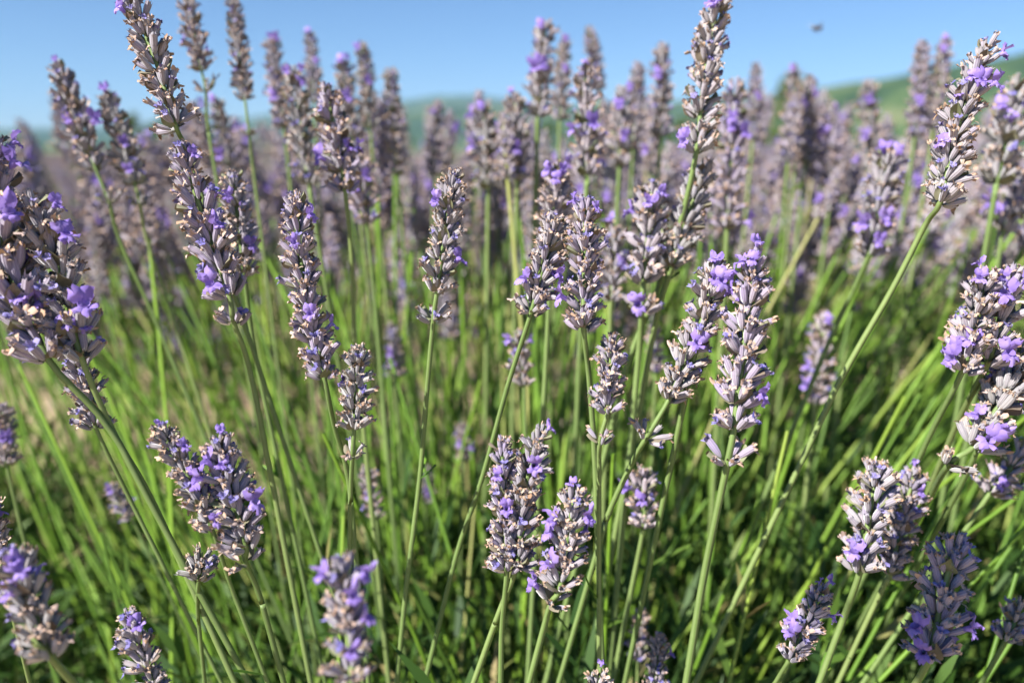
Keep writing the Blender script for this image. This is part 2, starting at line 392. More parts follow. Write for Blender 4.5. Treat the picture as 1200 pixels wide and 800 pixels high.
# ------------------------------------------------------------------ one flowering lavender stem
STAT = [0]
def flatten(d): return .285 + (d - .285) * .55 if .24 <= d <= .325 else d
def lavender(label, T, B, d, w, S=(), remote=None, petals=(), lod='hero', dT=0.0, group=None, seed=None, bloom=0, bend=0.0, world=None, stemr=None, dense=1.0, fill=None):
    STAT[0] += 1
    rg = random.Random(seed if seed is not None else STAT[0] * 7 + 3)
    if lod == 'hero': d = flatten(d)
    b = at(B[0], B[1], d); t_ = at(T[0], T[1], d + dT)
    if world: b, t_ = world
    s = (w / FPX * d) / 0.0134
    spts = [at(x, y, (rest[0] if rest else d + .012 * (i + 1))) for i, (x, y, *rest) in enumerate(S)]
    t_ = t_ + (t_ - b).normalized() * .0036 * s
    axis = (t_ - b); L = axis.length; ad = axis.normalized()
    if not spts: spts = [b - ad * .06 + Vector((0, 0, -.01))]
    if remote: rpt = at(remote[0], remote[1], d + .003)
    last = spts[-1]; prev = spts[-2] if len(spts) > 1 else b
    rt = root_for(prev, last)
    root = bpy.data.objects.new("lavender_flower", None); COL.objects.link(root); root.location = rt
    root.empty_display_size = .02
    tag(root, label, "lavender", group)
    side = ad.cross(CF).normalized()
    def ax(t): return b + axis * t + side * (bend * L * 4 * t * (1 - t) * .25) 
    chain = [ax(.84), ax(.65), ax(.35), b] + ([rpt] if remote else []) + spts + [rt]
    r_top = .55 * s * MM; r_low = min(1.3, (stemr or 1.1) * (w / FPX * d) / 0.017) * MM
    build_stem(root, chain[::-1], r_low * 1.1, r_top, 'stem', 8, 5)
    if lod == 'hero' and len(spts) > 1 and (spts[0] - b).length > .022 and rg.random() < .5:
        lp = spts[1]
        sd_ = (lp - spts[0]).normalized()
        for sg in (-1, 1):
            if rg.random() < .8:
                lm = MB(); petal(lm, rg, (0, 0, 0), (sg * .8, rg.uniform(-.5, .5), 1.0), (-sg, 0, .8), rg.uniform(.008, .016), .0022, 'stem_bg', rg.uniform(-.3, .3), 3, 5, .03)
                link("leaf", lm.mesh("leaf"), root, Matrix.Translation(lp - rt) @ axis_frame(-sd_, rg.uniform(0, 6.28)))
    # whorls
    step = 0.0055 * s
    n = max(2, round((L - .006 * s) / step)); stops = []
    for i in range(n):
        t = i / n
        stops.append((t * (L - .006 * s) / L if n > 1 else 0, False))
    stops.append((max(0, (L - .0075 * s) / L), False)); stops[-1] = (stops[-1][0], 'top')
    entries = []; tint = (*[c * (.93 if lod == 'hero' else 1.05) for c in rg.choice(TINTS)], 1)  # sharp heads tinted darker, blurred ones paler, to offset how the light falls
    places = [(ax(t), ad if k != 'top' else ad, t if k != 'top' else 1.0, k) for t, k in stops]
    if remote: places.insert(0, (rpt, (b - rpt).normalized() if (b - rpt).length > .004 else ad, 0.0, 'remote'))
    for p, dr, t, k in places:
        wob = Vector((rg.gauss(0, .07), rg.gauss(0, .07), rg.gauss(0, .07)))
        env = (.92 + .10 * math.sin(math.pi * min(1, t * 1.3)) - .22 * max(0, t - .6) / .4) * rg.uniform(.92, 1.08)
        W = Matrix.Translation(p - rt) @ axis_frame(dr + wob, rg.uniform(0, 6.28)) @ Matrix.Scale(s * env, 4)
        if lod == 'hero':
            wo = link("whorl", rg.choice(BRACT_ME), root, W)
            for e in whorl_layout(rg, t, k == 'remote'): entries.append([wo, W, e, t, None])
        else:
            me, lay = rg.choice(MID['remote' if k == 'remote' else 'top' if k == 'top' else 'low' if t < .35 else 'mid'])
            wo = link("whorl", me, root, W)
            wo.color = tint
            for e in lay: entries.append([wo, W, e, t, None])
    # which flowers are open
    opened = []
    def tip(en): return rt + (en[1] @ (floret_mx0(en[2]) @ Vector((0, 0, 8 * MM))))
    for (px, py) in petals:
        best, bv = None, 1e9
        for en in entries:
            if en[4]: continue
            q = proj(tip(en)); v = math.hypot(q[0] - px, q[1] - py) + (q[2] - d) * 700
            if v < bv: best, bv = en, v
        if best is not None: best[4] = 'open'
    for _ in range(bloom):
        en = rg.choice(entries); en[4] = 'open'
    for wo, W, e, t, st in entries:
        if lod == 'hero':
            if st == 'open': me = rg.choice(BARE_ME)
            else: me = pick(rg, CAL_ME, t)
            if st == 'open' or rg.random() > .07: link("calyx", me, wo, e[0]).color = tint
        if st == 'open': link("floret", rg.choice(FLO_ME if lod == 'hero' else FLO_LO_ME), wo, floret_mx(rg, e) @ Matrix.Scale(1.06, 4))
    return root
def floret_mx0(e):
    mx, a, tilt, s, r0, z0 = e
    return Matrix.Rotation(a, 4, 'Z') @ Matrix.Translation(Vector((r0, 0, z0)) * MM) @ Matrix.Rotation(tilt, 4, 'Y') @ Matrix.Scale(s, 4)

# ------------------------------------------------------------------ the setting
def ground_sheet():
    mb = MB(); rs = [0, .3, .6, .9, 1.2, 1.5, 1.8, 2.2, 2.6, 3, 3.5, 4, 5, 6, 8, 11, 16, 24, 40, 80, 200, 600, 1500, 3000, 4200]; n = 72
    vs = [(0, 0, 0)]; fs = []
    for r in rs[1:]:
        for i in range(n):
            a = 2 * math.pi * i / n; x, y = r * math.cos(a), r * math.sin(a)
            vs.append((x, y, .035 * noise.noise(Vector((x * 1.3, y * 1.3, 2))) if r < 12 else 0))
    for i in range(n): fs.append((0, 1 + i, 1 + (i + 1) % n))
    for j in range(len(rs) - 2):
        for i in range(n):
            a = 1 + j * n; fs.append((a + i, a + n + i, a + n + (i + 1) % n, a + (i + 1) % n))
    mb.add(vs, fs, 'soil'); return mb.mesh("ground")
tag(link("ground", ground_sheet()), kind='structure')
def hill_mesh(name, dist, depth, prof, az0, az1, n=160, rough=.06):
    """a ridge seen from the field: prof(azimuth in degrees) = height in metres"""
    mb = MB(); vs, fs = [], []; rows = [(0, 0), (.25, .42), (.5, .75), (.75, .94), (1, 1), (1.5, .85), (2.2, 0)]
    for k, (u, h) in enumerate(rows):
        for i in range(n + 1):
            a = az0 + (az1 - az0) * i / n; rr = dist + depth * u
            H = prof(a); z = H * h * (1 + rough * noise.fractal(Vector((a * .35, u * 2.0, dist * .01)), 1, 2, 4)) if h else -2
            vs.append((rr * math.sin(R(a)), rr * math.cos(R(a)), z))
    for k in range(len(rows) - 1):
        for i in range(n):
            a = k * (n + 1) + i; fs.append((a, a + n + 1, a + n + 2, a + 1))
    mb.add(vs, fs, 'hill'); return mb.mesh(name)
def interp(tab):
    def f(a):
        if a <= tab[0][0]: return tab[0][1]
        for (x0, y0), (x1, y1) in zip(tab, tab[1:]):
            if a <= x1:
                t = (a - x0) / (x1 - x0); t = t * t * (3 - 2 * t); return y0 + (y1 - y0) * t
        return tab[-1][1]
    return f
def az(px): return math.degrees(math.atan((px - 600) / (FPX * math.cos(PITCH))))
def hgt(px, dpx, dist): return dpx / FPX * (dist * 1.25) * .95 * math.cos(R(az(px)))
D1, D2, D3 = 700, 1500, 2600
near = interp([(-180, 20), (az(640), 0), (az(760), hgt(760, 8, D1)), (az(850), hgt(850, 42, D1)), (az(930), hgt(930, 72, D1)), (az(1050), hgt(1050, 92, D1)), (az(1200), hgt(1200, 122, D1)), (55, 150), (100, 120), (180, 20)])
tag(link("hill", hill_mesh("hill", D1, 200, near, -180, 180, 360)), kind='structure')
midh = interp([(-180, 90), (-60, 30), (az(0), hgt(0, 10, D2)), (az(300), hgt(300, 14, D2)), (az(420), hgt(420, 26, D2)), (az(520), hgt(520, 46, D2)), (az(700), hgt(700, 50, D2)), (az(900), hgt(900, 60, D2)), (60, 150), (180, 90)])
tag(link("hill", hill_mesh("hill", D2, 300, midh, -180, 180, 360)), kind='structure')
farh = interp([(-180, 170), (-70, 150), (az(0), hgt(0, 22, D3)), (az(200), hgt(200, 26, D3)), (az(400), hgt(400, 42, D3)), (az(540), hgt(540, 60, D3)), (az(700), hgt(700, 40, D3)), (60, 190), (180, 170)])
tag(link("hill", hill_mesh("hill", D3, 500, farh, -180, 180, 360)), kind='structure')
# pebbles and straw on the soil
mb = MB(); rg = random.Random(11)
for _ in range(1500):
    x = rg.uniform(-2.6, 1.8); y = rg.uniform(.7, 3.2); r = rg.uniform(.006, .022) * rg.choice((.6, 1, 1, 1.6))
    o = [Vector((rg.uniform(.7, 1.2) * a * r + x, rg.uniform(.7, 1.2) * b_ * r + y, rg.uniform(.4, .8) * c * r + .004)) for a, b_, c in ((1, 0, 0), (-1, 0, 0), (0, 1, 0), (0, -1, 0), (0, 0, 1), (0, 0, -1))]
    mb.add(o, [(0, 2, 4), (2, 1, 4), (1, 3, 4), (3, 0, 4), (2, 0, 5), (1, 2, 5), (3, 1, 5), (0, 3, 5)], 'pebble')
tag(link("pebbles", mb.mesh("pebbles", False)), "pale pebbles scattered over the dry soil between the lavender rows", "pebbles", None, 'stuff')
mb = MB()
for _ in range(900):
    x = rg.uniform(-2.4, 1.6); y = rg.uniform(.5, 2.6); a = rg.uniform(0, 6.28); ln = rg.uniform(.03, .14); z = .012 + rg.uniform(0, .03)
    p = Vector((x, y, z)); q = p + Vector((math.cos(a) * ln, math.sin(a) * ln, rg.uniform(-.01, .05))); sd = Vector((-math.sin(a), math.cos(a), .3)) * .0016
    mb.add([p - sd, p + sd, q + sd, q - sd], [(0, 1, 2, 3)], 'straw')
tag(link("straw_litter", mb.mesh("straw_litter")), "dry straw littering the tan soil under the stems", "straw", None, 'stuff')

# ------------------------------------------------------------------ trees on the far side of the field
def crown_mesh(seed, mname, wide=1.0):
    rg = random.Random(seed); mb = MB(); lumps = []
    for _ in range(16):
        a = rg.uniform(0, 6.28); z = rg.uniform(.25, 1.0); r = .34 * wide * math.sin(math.pi * min(.93, z * .85 + .1))
        lumps.append((Vector((math.cos(a) * r, math.sin(a) * r, z)), rg.uniform(.10, .19)))
    for c, r in lumps:
        for _ in range(130):
            d = Vector((rg.gauss(0, 1), rg.gauss(0, 1), rg.gauss(0, 1))).normalized(); p = c + d * r * rg.uniform(.6, 1.1)
            u = Vector((rg.gauss(0, 1), rg.gauss(0, 1), rg.gauss(0, 1))).normalized(); v = u.cross(d + u * .3).normalized(); s = rg.uniform(.018, .034)
            mb.add([p - u * s, p - v * s * .6, p + u * s, p + v * s * .6], [(0, 1, 2, 3)], mname)
    return mb.mesh("crown", False)
def trunk_mesh(seed):
    rg = random.Random(seed); mb = tube_mb([Vector((0, 0, 0)), Vector((.01, 0, .2)), Vector((0, .01, .45)), Vector((0, 0, .8))], .028, .008, 'bark', 7, False, 3)
    for k in range(6):
        a = k * 1.1 + rg.uniform(0, .5); z = .2 + .08 * k
        mb.join(tube_mb([Vector((0, 0, z)), Vector((math.cos(a) * .1, math.sin(a) * .1, z + .1)), Vector((math.cos(a) * .2, math.sin(a) * .2, z + .26))], .012, .004, 'bark', 5, False, 2), Matrix.Identity(4))
    return mb.mesh("trunk")
CR = {'a': [crown_mesh(1, 'tree_a', .75), crown_mesh(2, 'tree_a')], 'b': [crown_mesh(3, 'tree_b', 1.3), crown_mesh(4, 'tree_b', 1.1)]}; TR = [trunk_mesh(1), trunk_mesh(2)]
def tree(px, top, dist, kind, label, group=None, wide=1.0, k=0):
    h = (175 - top) / FPX * dist * .97 + CAM_H
    x = math.tan(R(az(px))) * dist
    t = bpy.data.objects.new("tree", None); COL.objects.link(t); t.location = (x, dist, -.05); t.scale = (h * wide, h * wide, h); t.rotation_euler.z = px
    tag(t, label, "tree", group); link("trunk", TR[k], t); link("crown", CR[kind][k], t)
tree(903, 100, 75, 'a', "yellow-green tree at the left foot of the wooded hill", wide=.95)
tree(228, 132, 60, 'b', "dark green round tree standing left behind the lavender, against the sky", wide=1.2)
tree(185, 138, 64, 'a', "pale green tree just left of the dark round one on the horizon", wide=.8, k=1)
tree(335, 160, 90, 'b', "low green tree on the left horizon before the blue ridge", wide=1.5, k=1)
for i, (px, top, dist) in enumerate(((580, 150, 120), (640, 142, 130), (690, 136, 120), (735, 142, 125), (790, 140, 118), (840, 132, 110), (1010, 150, 120), (1075, 152, 140), (60, 160, 130), (480, 156, 140))):
    tree(px, top, dist, 'b' if i % 3 else 'a', "low green tree in the blurred tree line at the end of the field", "trees at the end of the field", 1.3, i % 2)

# ------------------------------------------------------------------ lavender bushes
def shoot_mb(rg, leaves=14, L=.12, wide=1.0, mname='leaf'):
    mb = MB(); bendx, bendy = rg.uniform(-.03, .03), rg.uniform(-.03, .03)
    for i in range(leaves):
        t = (i // 2) / (leaves / 2); a = (i % 2) * math.pi + (i // 2) * 1.57 + rg.uniform(-.3, .3)
        p = Vector((bendx * t * t, bendy * t * t, L * t)); ln = rg.uniform(.025, .045) * (1 - .3 * t); w = rg.uniform(.0014, .0022) * wide
        el = rg.uniform(.7, 1.25); d = Vector((math.cos(a) * math.cos(el), math.sin(a) * math.cos(el), math.sin(el))); sd = Vector((-math.sin(a), math.cos(a), 0)) * w
        q1 = p + d * ln * .55; q2 = p + d * ln + Vector((math.cos(a), math.sin(a), -.4)) * ln * rg.uniform(0, .2)
        mb.add([p - sd * .6, p + sd * .6, q1 + sd, q1 - sd, q2], [(0, 1, 2, 3), (3, 2, 4)], mname)
    return mb
SH = [shoot_mb(random.Random(40 + k)) for k in range(6)]
def foliage_mb(rg, count, rad, z0, z1, squash=1.0, scale=(.8, 1.4)):
    mb = MB()
    for _ in range(count):
        a = rg.uniform(0, 6.28); r = rad * math.sqrt(rg.random()); x, y = r * math.cos(a), r * math.sin(a) * squash
        z = rg.uniform(z0, z1) * (1 - .45 * (r / rad) ** 2)
        d = Vector((x * 1.6 + rg.gauss(0, .12), y * 1.6 + rg.gauss(0, .12), .55))
        mb.join(rg.choice(SH), Matrix.Translation((x, y, z)) @ axis_frame(d, rg.uniform(0, 6.28)) @ Matrix.Scale(rg.uniform(*scale), 4))
    return mb
def branch_meshes(rg, rad, zt):
    out = []
    for k in range(9):
        a = k * .7 + rg.uniform(0, .3); r = rad * rg.uniform(.3, .75)
        p2 = Vector((math.cos(a) * r, math.sin(a) * r, zt * rg.uniform(.7, 1))); p1 = Vector((p2.x * .5 + rg.uniform(-.02, .02), p2.y * .5, zt * .35))
        out.append(tube_mb([Vector((rg.uniform(-.02, .02), rg.uniform(-.02, .02), -.02)), p1, p2], .010, .004, 'bark', 6, False, 3).mesh("woody_branch"))
    return out
def spike_far_mb(rg, n, L):
    mb = MB(); s = L / (n * .0062)
    for i in range(n + 1):
        t = i / n; w, lay = whorl_mid_mb(rg, t if i < n else 1.0, False, True)
        env = (.95 + .1 * math.sin(math.pi * min(1, t * 1.3)) - .22 * max(0, t - .6) / .4)
        mb.join(w, Matrix.Translation((0, 0, L * t * .9)) @ Matrix.Rotation(rg.uniform(0, 6.28), 4, 'Z') @ Matrix.Scale(env * s, 4))
    return mb
rg = random.Random(77)
# the bush in front of the camera and its neighbours in the same row
main_fol = foliage_mb(rg, 1900, .38, .02, .29).mesh("foliage")
brs = branch_meshes(rg, .3, .2)
def row_bush(x, y, rz, sc, label):
    t = bpy.data.objects.new("lavender_bush", None); COL.objects.link(t); t.location = (x, y, 0); t.rotation_euler.z = rz; t.scale = (sc, sc, sc)
    tag(t, label, "lavender bush")
    for bm_ in brs: link("woody_branch", bm_, t)
    tag(link("foliage", main_fol, t), kind='stuff')
row_bush(.08, .47, 0, 1.0, "leafy green base of the lavender bush whose stems fan out at the front")
row_bush(.62, .72, 2.0, 1.1, "leafy green base of the lavender bush at the right, stems leaning right")
row_bush(-.60, .62, 4.0, .85, "sparse leafy base of the lavender bush at the left, tan soil showing round it")

mb = MB(); rg = random.Random(55)
for _ in range(190):
    x, y = rg.uniform(-1.7, .5), rg.uniform(.85, 1.95)
    if noise.noise(Vector((x * 2.2, y * 2.2, 7))) < -.12: continue
    mb.join(rg.choice(SH), Matrix.Translation((x, y, 0)) @ axis_frame(Vector((rg.gauss(0, .3), rg.gauss(0, .3), 1)), rg.uniform(0, 6.28)) @ Matrix.Scale(rg.uniform(.6, 1.5), 4))
tag(link("weeds", mb.mesh("weeds")), "low green weeds sprouting from the dry soil between the lavender rows", "weeds", None, 'stuff')

# far bushes: three kinds, shared between all the rows behind
def far_bush_parts(seed, nsp):
    rg = random.Random(seed); sp = [spike_far_mb(rg, 5, .045) for _ in range(3)]
    spikes, stems, flo = MB(), MB(), MB()
    for _ in range(nsp):
        a = rg.uniform(0, 6.28); u = math.sqrt(rg.random()); lean = u * R(62); ln = rg.uniform(.36, .50) * (1 - .12 * u)
        base = Vector((math.cos(a) * .12 * u, math.sin(a) * .12 * u, .12)); d = Vector((math.cos(a) * math.sin(lean), math.sin(a) * math.sin(lean), math.cos(lean)))
        tipp = base + d * ln + Vector((0, 0, .02)); fr = Matrix.Translation(tipp) @ axis_frame(d + Vector((rg.gauss(0, .15), rg.gauss(0, .15), .3)), rg.uniform(0, 6.28)) @ Matrix.Scale(rg.uniform(1.15, 1.6), 4)
        spikes.join(rg.choice(sp), fr)
        stems.join(tube_mb([base, base + d * ln * .5 + Vector((0, 0, -.01)), tipp], .0013, .001, 'stem_bg', 4, False, 1), Matrix.Identity(4))
        for _k in range(rg.choice((0, 0, 1, 2, 2))):
            flo.join(rg.choice(FLO_LO), fr @ Matrix.Translation((0, 0, rg.uniform(0, .035))) @ Matrix.Rotation(rg.uniform(0, 6.28), 4, 'Z') @ Matrix.Rotation(R(45), 4, 'Y'))
    fol = foliage_mb(rg, 160, .34, .03, .26)
    return spikes.mesh("flower_spikes"), stems.mesh("stems"), flo.mesh("florets"), fol.mesh("foliage")
FB = [far_bush_parts(500 + k, 135) for k in range(3)]
rg = random.Random(9)
nb = 0
yrow = 2.25
while yrow < 21:
    hw = yrow * .75 + .6; step = .55 + yrow * .008; x = -hw + rg.uniform(0, .3)
    while x < hw:
        t = bpy.data.objects.new("lavender_bush", None); COL.objects.link(t); y = yrow + rg.gauss(0, .06)
        s = rg.uniform(.86, 1.0); t.location = (x + rg.gauss(0, .05), y, 0); t.scale = (s, s, s * rg.uniform(.9, 1.05)); t.rotation_euler.z = rg.uniform(0, 6.28)
        tag(t, "blurred grey mauve lavender bush in the rows behind the front one", "lavender bush", "lavender bushes in the rows behind")
        f = rg.choice(FB)
        for nm, me in zip(("flower_spike", "stem", "floret", "foliage"), f): tag(link(nm, me, t), kind='stuff').color = (1.15, 1.1, 1.14, 1)  # paler tint makes up for shade among the far heads
        nb += 1; x += step * rg.uniform(.85, 1.2)
    yrow += 1.7 if yrow < 6 else 2.2
print("far bushes", nb)

# ------------------------------------------------------------------ the lavender stems one can tell apart
H = lavender
# left edge cluster, close to the lens
H("thick sharp lavender spike cut by the left edge, violet flowers at its tip and waist", (-6, 140), (56, 420), .245, 84, [(130, 505), (215, 660)], petals=((12, 160), (25, 195), (15, 245), (5, 350), (40, 352), (-5, 250)), bend=.3)
H("sharp lavender spike right of the one cut by the left edge, violet blooms down it", (24, 228), (95, 418), .25, 70, [(135, 510), (180, 590), (262, 770)], petals=((62, 240), (78, 265), (95, 340), (45, 360), (78, 375), (100, 385), (20, 300)), bend=-.2)
H("shaded lavender spike hanging low behind the two stems of the left edge cluster", (88, 405), (112, 500), .31, 46, [(150, 580), (205, 690)], petals=())
# upper left
H("tall lavender spike cut by the top edge at upper left, violet flower at its foot", (142, -22), (206, 148), .31, 52, [(222, 185), (270, 330)], petals=((208, 138), (138, 8)), bend=-.1)
H("broad lavender spike below the tall upper left one, flowers open at its tip", (208, 165), (268, 345), .31, 60, [(292, 430), (318, 560), (345, 700)], remote=(274, 378), petals=((218, 178), (232, 185), (255, 230), (250, 262), (248, 325)))
H("dark shaded lavender spike pressed against the right side of the broad one", (272, 195), (286, 320), .335, 48, [(300, 420), (330, 560)], petals=((262, 228), (300, 290), (272, 240)))
H("slim lavender spike against the left sky with violet flowers at tip and left flank", (66, 70), (112, 198), .41, 44, [(140, 280), (180, 370), (235, 500)], remote=(128, 236), petals=((63, 68), (78, 142), (108, 135)), lod='mid')
H("slim lavender spike tipped by one violet flower, second from left in the sky", (124, 105), (158, 215), .42, 38, [(172, 280), (205, 380), (250, 520)], remote=(164, 240), petals=((126, 102), (152, 170), (150, 195)), lod='mid')
H("grey lavender spike high in the left sky, lower whorl on a bare green stem", (216, -20), (236, 82), .42, 34, [(244, 150), (262, 260)], remote=(241, 106), lod='mid')
H("dark narrow lavender spike high in the left sky above a separate lower whorl", (272, -6), (287, 116), .43, 30, [(297, 200), (312, 320)], remote=(292, 158), lod='mid')
H("small blurred lavender spike low between the two bare stems in the left sky", (252, 112), (270, 205), .52, 30, [(285, 300)], petals=((250, 118), (262, 175)), lod='mid')
H("blurred lavender spike with violet tip, left end of the cluster under the middle sky", (317, 40), (333, 150), .5, 32, [(345, 260)], petals=((312, 40), (322, 45), (318, 108)), lod='mid')
H("thin blurred lavender spike, second in the cluster under the middle sky, pink tip", (364, 36), (368, 120), .56, 26, [(374, 240)], petals=((362, 38), (366, 70)), lod='mid')
H("blurred lavender spike with two violet blooms in the front of the upper middle cluster", (342, 78), (362, 215), .43, 42, [(376, 300)], petals=((336, 85), (356, 95), (360, 80)), lod='mid')
H("grey lavender spike on a thin dark stem, sharpest of the upper middle cluster", (382, 98), (404, 222), .36, 50, [(412, 300), (416, 400), (430, 540)], petals=((374, 182), (420, 168), (412, 175)), lod='hero')
H("blurred violet tipped lavender spike just right of the sharpest of the upper cluster", (402, 68), (412, 160), .5, 32, [(425, 280)], petals=((398, 74), (408, 68), (408, 112)), lod='mid')
H("blurred lavender spike with pinkish tip, right part of the upper middle cluster", (424, 50), (434, 150), .53, 30, [(445, 270)], petals=((422, 52), (428, 95)), lod='mid')
H("dark bare lavender spike at the right end of the upper middle cluster", (456, 78), (466, 205), .52, 30, [(474, 300)], lod='mid')
H("dark drooping lavender spike below the upper middle cluster with violet at its side", (420, 180), (430, 262), .43, 42, [(440, 360), (450, 480)], petals=((434, 205), (415, 215)), lod='mid')
H("small blurred lavender spike right of the upper cluster, before the blue ridge", (512, 116), (508, 205), .62, 28, [(508, 300)], petals=((505, 135),), lod='mid')
# middle
H("long sharp lavender spike left of centre with tan withered tips and a curled top", (350, 222), (380, 442), .288, 54, [(392, 500), (408, 560), (420, 680)], petals=((372, 245), (338, 282), (392, 375), (358, 362)), bend=.15)
H("short sharp lavender spike right beside the foot of the long one left of centre", (420, 402), (415, 502), .286, 46, [(411, 580), (409, 680)], remote=(413, 534), petals=((402, 445),))
H("sharp lavender spike in the middle on a straight stem with a separate lower whorl", (532, 196), (512, 342), .305, 50, [(501, 450), (492, 560), (476, 690), (466, 790)], remote=(508, 374), petals=((509, 225), (541, 300)))
H("upright sharp lavender spike just right of centre with violet flowers flanking its tip", (686, 228), (684, 384), .288, 54, [(690, 440), (697, 540), (702, 680)], petals=((668, 232), (702, 245), (660, 350)))
H("lavender spike leaning behind the upright one, two violet flowers low on its left", (654, 248), (622, 368), .30, 50, [(594, 455), (565, 560), (535, 650), (505, 770)], petals=((640, 320), (615, 330), (652, 322)))
H("blurred lavender spike low behind the leaning one, only its foot showing", (606, 385), (614, 452), .40, 34, [(617, 560)], petals=((622, 390), (600, 398)), lod='mid')
H("lavender spike with three pale violet flowers at its top, behind the upright one", (654, 188), (646, 300), .36, 46, [(640, 420), (632, 560)], petals=((640, 198), (664, 190), (652, 210)), lod='hero')
H("lavender spike with pale violet crown right of the upright one, whorl hanging below", (766, 212), (754, 330), .35, 56, [(748, 420), (735, 560)], remote=(752, 366), petals=((762, 232), (778, 232), (740, 250), (740, 362)), lod='hero')
H("blurred grey lavender spike squeezed between the upright and the pale crowned ones", (722, 262), (716, 352), .42, 40, [(712, 460)], petals=((728, 312), (715, 260)), lod='mid')
H("tall lavender spike cut by the top edge on a thick green stem right of centre", (848, -14), (816, 178), .335, 50, [(797, 262), (772, 335), (738, 420), (712, 520)], petals=((832, 8), (846, 5), (795, 155)), bend=.1, stemr=1.5)
H("dark shaded lavender spike right of the thick green stem", (828, 188), (787, 312), .35, 54, [(768, 380), (745, 500)], petals=(), lod='hero')
H("blurred lavender spike with violet flowers at mid height behind the tall right one", (862, 92), (852, 268), .46, 46, [(846, 380)], petals=((852, 150), (872, 148), (862, 138), (866, 270)), lod='mid')
H("large sharp lavender spike right of centre topped with violet flowers, whorl below", (886, 290), (860, 502), .27, 66, [(838, 610), (822, 690), (804, 800)], remote=(853, 540), petals=((885, 285), (848, 298), (851, 318), (874, 350), (896, 450), (845, 340), (880, 300)), stemr=1.5)
H("lavender spike tucked behind the top left of the large one, tan withered tips", (842, 300), (818, 395), .292, 52, [(800, 480)], petals=((842, 305), (850, 330), (838, 325)))
H("lavender spike leaning left of the large one, violet pair on top, whorl below it", (822, 378), (784, 468), .30, 52, [(742, 540), (712, 605), (690, 680)], remote=(758, 512), petals=((800, 392), (815, 398)))
H("short sharp lavender spike on a stem below the upright one, wide lower whorl", (718, 388), (712, 482), .292, 44, [(702, 560), (702, 700)], remote=(703, 518), petals=())
H("dark small blurred lavender spike beneath the thick green stem", (766, 378), (768, 436), .46, 26, [(764, 540)], petals=((770, 430),), lod='mid')
H("tiny blurred lavender spike in the green left of centre, violet at its middle", (458, 376), (465, 442), .52, 26, [(470, 540)], petals=((456, 412), (462, 420)), lod='mid')
H("small blurred lavender spike below the short one left of centre, violet flower low", (428, 545), (441, 606), .42, 30, [(448, 700)], petals=((432, 584),), lod='mid')
H("tiny blurred violet lavender tip alone in the green middle", (502, 545), (500, 588), .56, 18, [(500, 680)], petals=((500, 575), (503, 570)), lod='mid')
H("small dark blurred lavender spike in the green left of the front pair", (542, 494), (543, 538), .52, 24, [(540, 640)], petals=((536, 520), (550, 520)), lod='mid')
H("blurred lavender spike standing in the green below the short right ones", (754, 545), (754, 618), .36, 46, [(740, 690), (720, 790)], petals=((735, 575), (752, 577)), lod='mid')
# front pair
H("front left half of the pair of sharp lavender spikes low in the middle", (588, 512), (594, 668), .268, 52, [(588, 740), (586, 840)], petals=((580, 555), (592, 590)))
H("sharp lavender spike between the front pair, one violet flower at its tip, stem leaning left", (640, 500), (606, 660), .266, 54, [(582, 725), (555, 800)], petals=((654, 503), (622, 545)), bend=.2)
H("right one of the front pair of lavender spikes, rich in violet flowers", (676, 562), (656, 690), .258, 56, [(636, 740), (612, 830)], remote=(646, 706), petals=((672, 565), (693, 600), (690, 615), (643, 608), (648, 625), (642, 655), (632, 690)))
# lower left
H("broad sharp lavender spike low on the left with a cluster of violet flowers on top", (252, 505), (288, 640), .25, 62, [(305, 700), (330, 790)], remote=(288, 658), petals=((262, 505), (258, 535), (228, 540), (240, 555), (298, 580), (236, 570)))
H("lavender spike leaning left beside the broad low left one, violet flower at its tip", (180, 498), (248, 618), .247, 50, [(272, 690), (310, 790)], petals=((182, 492), (216, 520), (250, 612)), bend=-.15)
H("near blurred lavender spike at the bottom left with six violet flowers round it", (398, 648), (412, 792), .212, 62, [(414, 860)], petals=((372, 668), (430, 672), (408, 690), (412, 755), (430, 725)), lod='hero')
H("lavender spike in the bottom left corner, large violet flowers on its upper right", (12, 640), (58, 768), .225, 66, [(95, 810)], petals=((18, 650), (25, 675), (45, 672), (20, 690)))
H("sharp lavender spike rising from the bottom edge on the left, two bluish withered flowers", (148, 712), (186, 822), .25, 48, [(200, 880)], petals=((168, 730),))
H("withered scrap of a lavender whorl with three calyces on the leaning left stems", (236, 652), (233, 680), .285, 46, [(232, 720), (240, 800)], petals=(), lod='hero')
H("small blurred lavender spike with violet tip in the green at the far left", (126, 566), (154, 606), .42, 28, [(190, 680)], petals=((124, 566), (130, 572)), lod='mid')
H("dark blurred lavender spike at the left edge in the shade", (2, 470), (8, 545), .40, 36, [(30, 640)], petals=((0, 510), (8, 515)), lod='mid')
H("lavender spike mostly beyond the left edge with one violet flower showing", (-18, 575), (0, 660), .28, 46, [(20, 740)], petals=((-2, 592), (4, 598)), lod='mid')
# bottom
H("small blurred lavender spike at the bottom edge right of the middle, violet on its right", (774, 740), (764, 830), .34, 34, [(760, 880)], petals=((786, 762),), lod='mid')
H("dark small lavender spike just above the one at the bottom edge right of the middle", (752, 712), (748, 772), .40, 30, [(744, 860)], petals=(), lod='mid')
H("lavender tip with a bluish flower just poking up from the bottom edge", (704, 780), (696, 850), .27, 44, [(692, 900)], petals=((706, 776),))
